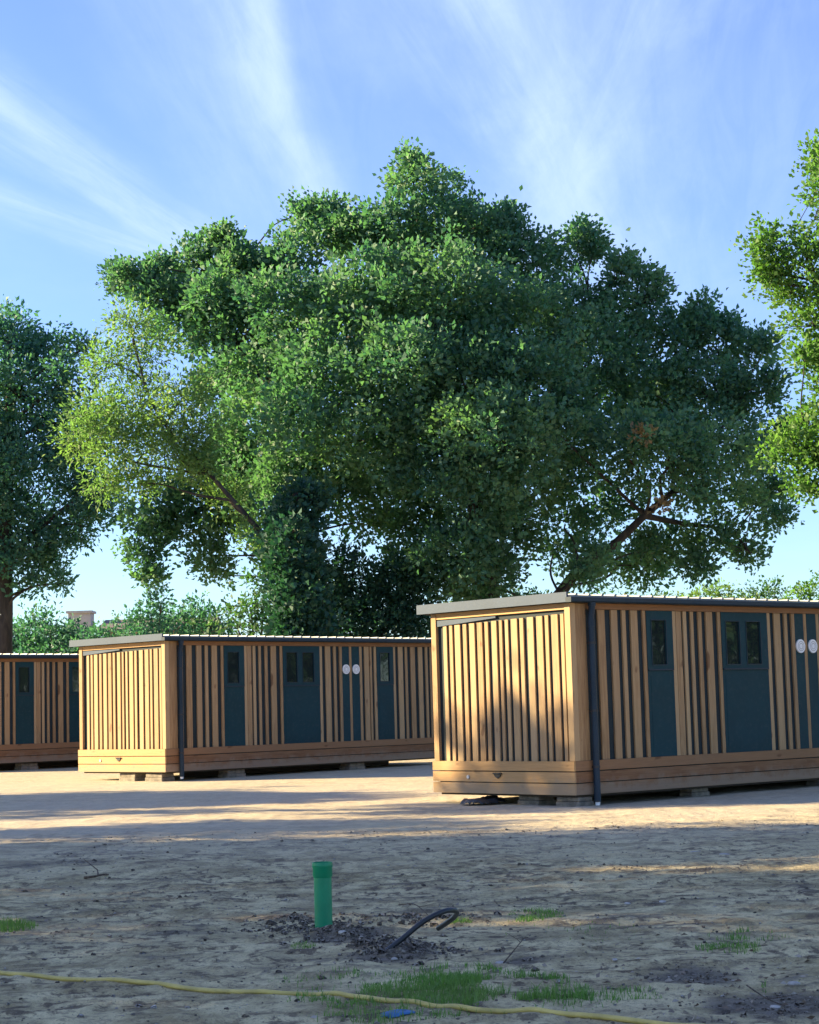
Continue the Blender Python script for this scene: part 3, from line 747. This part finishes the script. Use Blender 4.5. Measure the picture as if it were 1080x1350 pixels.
def branchwork(mb, stems, clumps, tips, r_limb=.10, twigs=5, sag=.12):
    """limbs from the nearest lower stem point out to each clump, then twigs to its tufts"""
    nodes = [(Vector(p), r_) for st in stems for p, r_ in st]
    for (c, r_), tp in zip(clumps, tips):
        c = Vector(c)
        best = min(nodes, key=lambda q: (q[0] - c).length + (2.0 * max(0, q[0].z - c.z + .5)) + random.random() * .8)
        p, pr_ = best; d = c - p; Ln = d.length
        m1 = p + d * .4 + Vector((random.uniform(-.1, .1) * Ln, random.uniform(-.1, .1) * Ln, sag * Ln * random.uniform(-.2, 1)))
        m2 = p + d * .75 + Vector((random.uniform(-.1, .1) * Ln, random.uniform(-.1, .1) * Ln, .05 * Ln))
        a = min(pr_ * .7, r_limb * (.5 + .25 * r_)); pts = spline([p, m1, m2, c], 4)
        mb.tube(pts, [a * (1 - .8 * i / len(pts)) for i in range(len(pts))], 6, caps=False)
        for t_ in tp[rng.permutation(len(tp))[:int(twigs * (1 + r_))]]:
            t_ = Vector(t_); s_ = pts[random.randint(len(pts) * 2 // 3, len(pts) - 1)]
            if (t_ - s_).length > 1.15 * r_ + .1: continue
            e = s_ + (t_ - s_) * .5 + Vector((random.uniform(-.2, .2), random.uniform(-.2, .2), random.uniform(-.1, .25))) * r_ * .5
            mb.tube([s_, e, t_], [a * .22 + .006, a * .14 + .005, .005], 4, caps=False)
def px_clumps(lst, Y0, jit=.7):
    out = []
    for c in lst:
        px, py, r_ = c[:3]; dy = c[3] if len(c) > 3 else 0
        Yc = Y0 + dy + random.uniform(-jit, jit); p = at(px, py, Yc); out.append(((p.x, p.y, p.z), r_ * Yc / F))
    return out
def stem_px(pts, Y0):
    return [(at(px, py, Y0 + (dy[0] if dy else 0)), r_) for px, py, r_, *dy in pts]
def plant(name, base, clumps, stems, leafmat, label, cat, group=None, size=.16, aspect=.55, dens=9, per=9, tuft=.2, porous=.38, seed=0, twigs=5, flat=.85, pf=.9, crown='crown', trunk='trunk', droop=0, r_limb=.10):
    global rng
    rng = np.random.default_rng(abs(int(seed * 10)) + 101); random.seed(abs(int(seed * 10)) + 7)
    root = empty(name, base); tag(root, label, cat, group)
    b0 = Vector(base)
    clumps = [(tuple(Vector(c) - b0), r_) for c, r_ in clumps]; stems = [[(Vector(p) - b0, r_) for p, r_ in st] for st in stems]
    v, f, t, tips = clump_leaves(clumps, size, aspect, dens, per, tuft, porous, seed, flat, droop, pf)
    np_mesh(crown, v, f, leafmat, root, {'tint': t})
    mb = MB(); rs = []
    for st in stems:
        P = spline([p for p, _ in st], 5); k = len(st) - 1
        rr = [np.interp(i / (len(P) - 1) * k, range(k + 1), [q for _, q in st]) for i in range(len(P))]
        mb.tube(P, rr, 10); rs.append(list(zip(P, rr)))
    branchwork(mb, rs, clumps, tips, r_limb, twigs)
    mb.build(trunk, M['bark'], root, True)
    return root

xl, yl = LITTER
dn = rng.normal(0, 1, (len(xl), 3)); dn[:, 2] *= .15
v, f, t = leaf_geo(np.stack([xl, yl, hfun(xl, yl) + .006], -1), dn * 3, .030, .55, rng.random(len(xl)))
v[:, 2] = np.maximum(v[:, 2], hfun(v[:, 0], v[:, 1]) + .002)
tag(np_mesh('leaf_litter', v, f, M['litter'], attrs={'tint': t}), 'dry leaves and pale scraps scattered over the earth', 'leaf litter', kind='stuff')
# the big oak behind the cabins
OY = 55
oak_px = [(345, 362, 34), (360, 350, 26, 1), (456, 302, 22), (250, 342, 20), (328, 368, 32), (245, 402, 36), (318, 345, 20), (202, 382, 22), (300, 368, 38), (278, 390, 36, -1), (690, 318, 26), (665, 305, 20), (850, 400, 30), (915, 430, 26), (152, 366, 11), (166, 362, 13), (212, 352, 9), (286, 314, 12), (300, 322, 12), (396, 284, 13), (432, 275, 13), (505, 242, 15), (545, 217, 15), (590, 242, 13), (660, 287, 11), (768, 309, 15), (784, 330, 11), (830, 350, 14), (860, 376, 13), (924, 406, 13), (958, 433, 11), (1007, 453, 11), (1020, 500, 11), (1034, 570, 10), (1040, 640, 10),
  (545, 246, 36), (560, 285, 42), (520, 300, 55, -1), (472, 325, 40), (430, 305, 36, 1), (400, 332, 40), (608, 298, 38), (648, 340, 46), (705, 348, 42, 1), (752, 338, 36, 1), (640, 300, 36, 2),
  (285, 343, 36, 1), (245, 370, 40, 1), (178, 378, 22, 1), (212, 392, 32), (328, 412, 42), (300, 440, 58, -1), (370, 400, 62, -2), (240, 435, 44), (440, 412, 58, -3), (520, 390, 78, -3), (600, 390, 78, -3), (690, 418, 66, -2), (752, 405, 48),
  (832, 376, 34, 1), (822, 425, 50), (780, 470, 68, -1), (887, 455, 44, 1), (935, 450, 44, 1), (985, 472, 34, 1), (930, 520, 62), (990, 535, 38, 1), (860, 520, 68, -1), (1000, 600, 34, 1), (1005, 655, 30, 1), (955, 600, 58, -1), (880, 600, 66, -3),
  (838, 585, 44, -4), (905, 645, 44, -3), (965, 672, 44), (1020, 690, 18, 1), (940, 712, 32), (985, 730, 16), (880, 715, 30, 1), (915, 750, 18), (848, 748, 34, 2), (795, 745, 34, 2), (800, 690, 30, 2), (762, 640, 42, 2), (740, 725, 26, 3), (792, 738, 22, -3), (765, 762, 18, -2.6), (745, 690, 28, 1), (853, 728, 24), (815, 665, 26, -1),
  (350, 480, 72, -2), (430, 490, 78, -4), (520, 490, 82, -4), (610, 490, 82, -4), (700, 500, 78, -3), (290, 505, 40), (335, 560, 58, -2), (400, 570, 72, -4), (480, 580, 70, -4), (560, 570, 72, -4), (650, 580, 82, -5), (740, 575, 72, -3),
  (285, 610, 32), (330, 640, 56, -1), (200, 685, 34), (188, 730, 19), (196, 762, 12), (240, 700, 32), (272, 732, 24), (292, 760, 13), (305, 690, 34), (385, 640, 56, -3), (255, 660, 32), (305, 640, 40), (315, 600, 46), (225, 655, 28), (362, 738, 28), (372, 690, 40, -2), (480, 690, 34), (450, 650, 44, -2),
  (560, 640, 56, -3), (620, 660, 72, -4), (555, 700, 48, -2), (600, 730, 56, -3), (665, 715, 46, -2), (640, 770, 50, -2), (580, 775, 44, -2), (690, 650, 52, -2), (510, 650, 34), (535, 750, 34),
  (450, 450, 105, 4), (560, 450, 115, 4), (680, 470, 105, 4), (370, 520, 80, 4), (800, 520, 84, 4), (600, 600, 105, 4), (440, 600, 72, 3), (880, 560, 62, 3), (560, 350, 70, 3), (690, 600, 80, 3)]
oak_stems = [stem_px([(640, 960, .62), (642, 860, .50), (640, 770, .42), (632, 670, .36), (610, 560, .28), (580, 450, .20), (560, 350, .12), (548, 260, .05)], OY),
             stem_px([(640, 940, .5), (560, 905, .42, -.5), (450, 850, .34, -1), (398, 760, .30, -1), (385, 640, .26, -1), (350, 530, .2, -1), (300, 420, .11), (285, 350, .05)], OY),
             stem_px([(645, 930, .42), (690, 850, .30, -.5), (738, 783, .17, -1), (770, 745, .15, -1.2), (805, 722, .13, -1.5), (850, 680, .10, -2), (890, 645, .085, -2), (930, 600, .06, -1), (960, 550, .04)], OY),
             stem_px([(636, 720, .3), (690, 600, .24, 1), (740, 500, .17, 1), (780, 420, .08, 1)], OY),
             stem_px([(400, 640, .18, -1), (320, 650, .12), (250, 680, .08), (205, 730, .03)], OY), stem_px([(850, 680, .10, -2), (900, 690, .07), (960, 700, .04), (990, 730, .02)], OY)]
base = at(640, 950, OY); base.z = .1
oak = plant('oak_tree', base, px_clumps(oak_px, OY), oak_stems, M['oak'], 'huge spreading oak with a wide dense crown behind the cabins', 'tree', size=.152, aspect=.66, dens=8.0, per=26, r_limb=.07, tuft=.31, porous=.395, seed=1, pf=.75, twigs=6)
# a withered spray on the leaning limb
for q in ([(846, 573, 11, -4.6)], [(872, 666, 9, -3.2)]):
    cl_ = [(tuple(Vector(c) - base), r_) for c, r_ in px_clumps(q, OY - 1, 0)]
    v, f, t, _ = clump_leaves(cl_, .14, .6, 34, 8, .15, .2, 9, spray=False)
    np_mesh('withered_spray', v, f, M['dead'], oak, {'tint': t})
# ivy-covered lower stem and undergrowth at the foot of the oak
ivy_px = [(384, 745, 34, -1.2), (392, 790, 36, -1.2), (380, 710, 28, -1.2), (396, 830, 40, -1.2), (385, 690, 34), (388, 730, 34), (392, 770, 38), (398, 812, 42), (400, 850, 45), (372, 715, 20), (405, 660, 30)]
b2 = at(395, 950, 48.5); b2.z = .1
plant('ivy_clad_tree', b2, px_clumps(ivy_px, 48.5, .3), [stem_px([(395, 960, .3), (396, 850, .26), (390, 740, .2), (392, 650, .12)], 48.5)], M['ivy'], 'dark ivy-clad stem rising under the left side of the oak crown', 'tree', size=.15, aspect=.75, dens=20, per=13, tuft=.20, porous=.24, seed=5, r_limb=.05)
def bush(px_list, Y0, mkey, label, group='bushes behind the cabins', size=.13, dens=11, porous=.38, aspect=.55, per=9, cat='bush', name='bush'):
    px_list = px_list + [(px_list[0][0], 872, 36), (px_list[1][0], 905, 40), (px_list[-1][0], 888, 36)]   # foliage down to the ground
    cx = sum(c[0] for c in px_list) / len(px_list); bs = at(cx, 950, Y0); bs.z = .1
    cl_ = px_clumps(px_list, Y0, .5); top_ = max(c[0][2] for c in cl_)
    stems = [[(Vector((bs.x + random.uniform(-.3, .3), bs.y + random.uniform(-.3, .3), 0)), .07), (Vector((bs.x, bs.y, top_ * .4)), .05), (Vector((c[0][0], c[0][1], c[0][2])), .02)] for c in cl_[:4]]
    return plant(name, bs, cl_, stems, M[mkey], label, cat, group, size=size, aspect=aspect, dens=dens, per=per, tuft=.17, porous=porous, seed=px_list[0][0] * .1, twigs=3, crown='foliage', trunk='stems', r_limb=.03)
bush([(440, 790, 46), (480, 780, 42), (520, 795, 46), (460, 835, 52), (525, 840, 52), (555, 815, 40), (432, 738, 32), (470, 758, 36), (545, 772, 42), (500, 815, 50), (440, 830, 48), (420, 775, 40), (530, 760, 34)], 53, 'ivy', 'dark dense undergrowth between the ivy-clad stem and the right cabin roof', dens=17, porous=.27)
bush([(330, 800, 34), (350, 765, 24), (312, 825, 36), (345, 840, 42), (360, 800, 30)], 51, 'bush', 'bright green bush left of the ivy-clad stem')
bush([(255, 815, 30), (278, 825, 28), (232, 830, 32), (258, 850, 40), (290, 845, 32)], 60, 'dark', 'loose grey green bush under the left end of the oak crown')
bush([(200, 812, 24), (212, 795, 17), (192, 835, 32), (218, 845, 34)], 58, 'dark', 'upright bush touching the hanging tips of the oak')
bush([(165, 838, 28), (140, 845, 30), (170, 862, 36), (120, 858, 32)], 61, 'dark', 'low dark hedge bush in front of the grey roof')
bush([(110, 842, 16), (84, 834, 16), (99, 829, 13), (66, 836, 15), (108, 862, 34), (72, 860, 32)], 62, 'dark', 'dark hedge bush in front of the cream house wall')
bush([(50, 822, 22), (36, 840, 34), (60, 852, 34), (30, 862, 38)], 63, 'dark', 'thin topped bush right of the left tree trunk')
bush([(-10, 840, 36), (-45, 835, 44), (10, 858, 34), (-30, 866, 40)], 64, 'dark', 'dark bush behind the trunk at the left edge')
bush([(-110, 830, 50), (-150, 850, 60), (-90, 860, 45)], 64, 'dark', 'dark bush beyond the left edge of the view')
bush([(925, 790, 16), (950, 783, 17), (905, 797, 16), (940, 805, 26), (965, 800, 22)], 72, 'ash', 'pale bush top showing over the roof of the right cabin')
bush([(1000, 786, 15), (1022, 782, 17), (985, 794, 15), (1010, 805, 24)], 74, 'bush', 'thin bush top over the roof of the right cabin near the right edge')
bush([(1068, 780, 19), (1090, 775, 26), (1050, 790, 16), (1075, 805, 28)], 70, 'lime', 'sunlit yellow green bush top at the right edge over the cabin roof')
bush([(860, 800, 22), (830, 805, 26), (880, 810, 22), (790, 805, 26), (750, 808, 26)], 68, 'bush', 'bush line low behind the leaning limb of the oak')
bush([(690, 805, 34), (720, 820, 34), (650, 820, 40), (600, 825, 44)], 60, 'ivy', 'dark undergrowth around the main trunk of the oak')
for bx_, by_ in ((1180, 66), (1290, 70), (1400, 62), (1520, 72), (1650, 66), (1790, 70), (1950, 64)):
    bush([(bx_, 815, 46), (bx_ + 40, 835, 46), (bx_ - 40, 840, 46), (bx_, 860, 50)], by_, 'bush', 'bush in the far hedge outside the right of the picture')
# light feathery tree left of the oak
ash_px = [(172, 430, 30), (150, 480, 38), (200, 470, 42), (128, 535, 34), (185, 535, 50), (240, 520, 42), (108, 590, 26), (148, 595, 40), (208, 595, 46), (138, 640, 26), (185, 640, 32), (255, 575, 40), (115, 560, 24), (165, 560, 40), (265, 620, 30), (235, 600, 30), (225, 560, 36), (300, 655, 26), (340, 705, 24)]
ash_px = [(x_, y_, r_ * .86) for x_, y_, r_ in ash_px]
b3 = at(383, 950, 49.5); b3.z = .1
plant('ash_tree', b3, px_clumps(ash_px, 49.5), [stem_px([(385, 960, .14), (380, 850, .12), (368, 740, .09), (290, 640, .06), (205, 540, .04), (172, 430, .02)], 49.5), stem_px([(270, 625, .04), (180, 610, .03), (112, 590, .015)], 49.5)],
      M['ash'], 'light green feathery tree between the oak and the left tree', 'tree', size=.125, aspect=.36, dens=11.5, per=26, tuft=.38, porous=.34, seed=3, droop=.15)
# the dark tree at the left edge
lt_px = [(15, 448, 38), (-30, 440, 55), (58, 470, 36), (30, 520, 68), (92, 500, 30), (88, 555, 44), (-40, 540, 85), (40, 600, 68), (96, 615, 40), (118, 640, 26), (128, 668, 20), (122, 655, 24), (62, 680, 56), (0, 690, 66), (104, 690, 30), (28, 738, 36), (62, 748, 20), (48, 772, 15), (-30, 620, 85), (-50, 740, 60), (80, 770, 9), (112, 460, 13), (120, 580, 20), (-110, 560, 80), (-120, 680, 75), (75, 715, 26)]
b4 = at(4, 950, 57); b4.z = .1
plant('leafy_tree', b4, px_clumps(lt_px, 57), [stem_px([(2, 960, .36), (3, 860, .31), (5, 800, .28), (6, 740, .25), (10, 640, .18), (12, 540, .12), (10, 450, .04)], 57), stem_px([(6, 740, .14), (60, 690, .08), (110, 650, .03)], 57)],
      M['dark'], 'tall dark green tree cut off by the left edge of the view', 'tree', size=.165, aspect=.5, dens=7.5, per=20, tuft=.34, porous=.37, seed=8, droop=.25)
# the sunlit tree at the right edge
rt_px = [(1081, 207, 17), (1082, 226, 18), (1078, 250, 20), (1100, 280, 46), (1030, 318, 22), (1010, 325, 14), (1062, 340, 36), (1003, 368, 13), (1022, 362, 16), (1045, 388, 24), (1068, 430, 26), (1095, 400, 48), (1062, 470, 13), (1085, 512, 24), (1105, 475, 46), (1042, 585, 26), (1066, 555, 22), (1070, 615, 34), (1030, 600, 15),
         (1112, 600, 56), (1150, 400, 80), (1160, 550, 80), (1150, 300, 70), (1062, 648, 17), (1200, 420, 110), (1220, 600, 100), (1200, 250, 80), (1180, 680, 60), (1290, 350, 100), (1300, 520, 110)]
b5 = at(1225, 980, 40); b5.z = .05
plant('maple_tree', b5, px_clumps(rt_px, 40, .5), [stem_px([(1225, 990, .3), (1222, 860, .26), (1215, 700, .22), (1200, 540, .16), (1180, 380, .1), (1170, 260, .04)], 40), stem_px([(1215, 660, .1), (1130, 600, .06), (1050, 590, .02)], 40), stem_px([(1195, 480, .1), (1110, 390, .06), (1030, 330, .02)], 40)],
      M['lime'], 'sunlit yellow green tree reaching in at the right edge', 'tree', size=.105, aspect=.7, dens=10, per=25, tuft=.24, porous=.40, seed=12)

# trees standing beyond the picture: most throw the shade on the near ground or show in the window panes
def round_tree(H, rad, base_h, leafmat, label, loc, seed, por=.36, nc=44, cs=1.0):
    cl_ = []; random.seed(seed)
    for k in range(nc):
        th = random.random() * 6.283; q = math.sqrt(random.random()); zz_ = base_h + (H - base_h) * random.random()
        e = math.sin(math.pi * min(1, (zz_ - base_h) / (H - base_h) * .82 + .14)) ** .6
        cl_.append(((loc[0] + math.cos(th) * q * rad * e, loc[1] + math.sin(th) * q * rad * e, zz_), random.uniform(1.2, 1.9) * cs))
    st = [[(Vector((loc[0], loc[1], -.1)), .35), (Vector((loc[0] + .2, loc[1], H * .4)), .26), (Vector((loc[0], loc[1] + .2, H * .93)), .06)]]
    return plant('broadleaf_tree', (loc[0], loc[1], 0), cl_, st, leafmat, label, 'tree', 'trees standing outside the picture', size=.28, aspect=.6, dens=6, per=8, tuft=.3, porous=por, seed=seed, twigs=2)
ta = round_tree(15, 5.0, 3.0, M['oak'], 'broad tree off to the left whose shade falls over the near ground', (-27, 14.5, 0), 21, .35, 56)
tb = round_tree(15, 2.0, 3.0, M['oak'], 'narrow tree off to the left shading the ground before the cabins', (-27, 23.0, 0), 23, .43, 36)
tc = round_tree(12.8, 1.3, 2.5, M['oak'], 'slender tree off to the left dappling the end of the right cabin', (-27, 30.0, 0), 25, .485, 18, .50)
tf = round_tree(11.0, 1.7, 2.5, M['oak'], 'small tree off to the left between two taller shade trees', (-27, 20.1, 0), 31, .38, 24, .7)
te = round_tree(10.3, 1.8, 2.0, M['oak'], 'small tree off to the left shading the middle ground', (-27, 26.4, 0), 29, .38, 22, .7)
td = round_tree(9.4, 3.0, 2.0, M['oak'], 'low tree off to the left shading the ground near the middle cabin', (-27, 33.6, 0), 27, .38, 30)
for i, (x, y, rz, s_, lab) in enumerate([(30, 27, 2.1, 1.0, 'broad tree off to the right facing the near cabin windows'), (34, 38, .5, .9, 'tree off to the right facing the middle cabin windows'), (33, 50, 3.3, .95, 'tree far off to the right behind the cabins'), (30, 8, 5.2, .9, 'unseen tree added right of the viewer to darken the long walls')]):  # last tree is added to block sky light from the long walls
    o = copy_tree(ta); o.location = (x, y, 0); o.rotation_euler = (0, 0, rz); o.scale = (s_,) * 3; o['label'] = lab

# ------------------------------------------------------------------ house far behind the hedge
hx = at(122, 815, 92)
house = empty('house', (hx.x, 94, .1)); tag(house, 'cream house with a grey brown roof far off behind the hedge at the left', 'house')
zt = at(140, 828, 92).z - .1; zr = at(140, 815, 92).z - .1
b = MB(); b.box(.2, 5.5, 0, 5, 0, zt - .02); b.box(-2.6, .2, 1, 4.5, 0, zt - .3); b.build('wall', M['render'], house)
b = MB(); b.prism([(-.35, zt), (2.5, zr + .15), (5.35, zt), (5.35, zt - .15), (-.35, zt - .15)], 0, -.1, 5.8); ro = b.build('roof', M['tile'], house)
ph_ = at(92, 806, 94).z - .1
b = MB(); b.box(-1.9, -.75, 1.8, 2.9, zt - .35, ph_); b.box(-2.0, -.65, 1.7, 3.0, ph_, ph_ + .12); b.build('chimney', M['render'], house)
for px_ in (1.2, 3.4):
    b = MB(); b.box(px_, px_ + .9, -.03, .02, 1.2, 2.4); wf = b.build('window', M['white'], house)
    b = MB(); b.box(px_ + .08, px_ + .82, -.045, -.032, 1.28, 2.32); b.build('pane', M['glass'], wf)
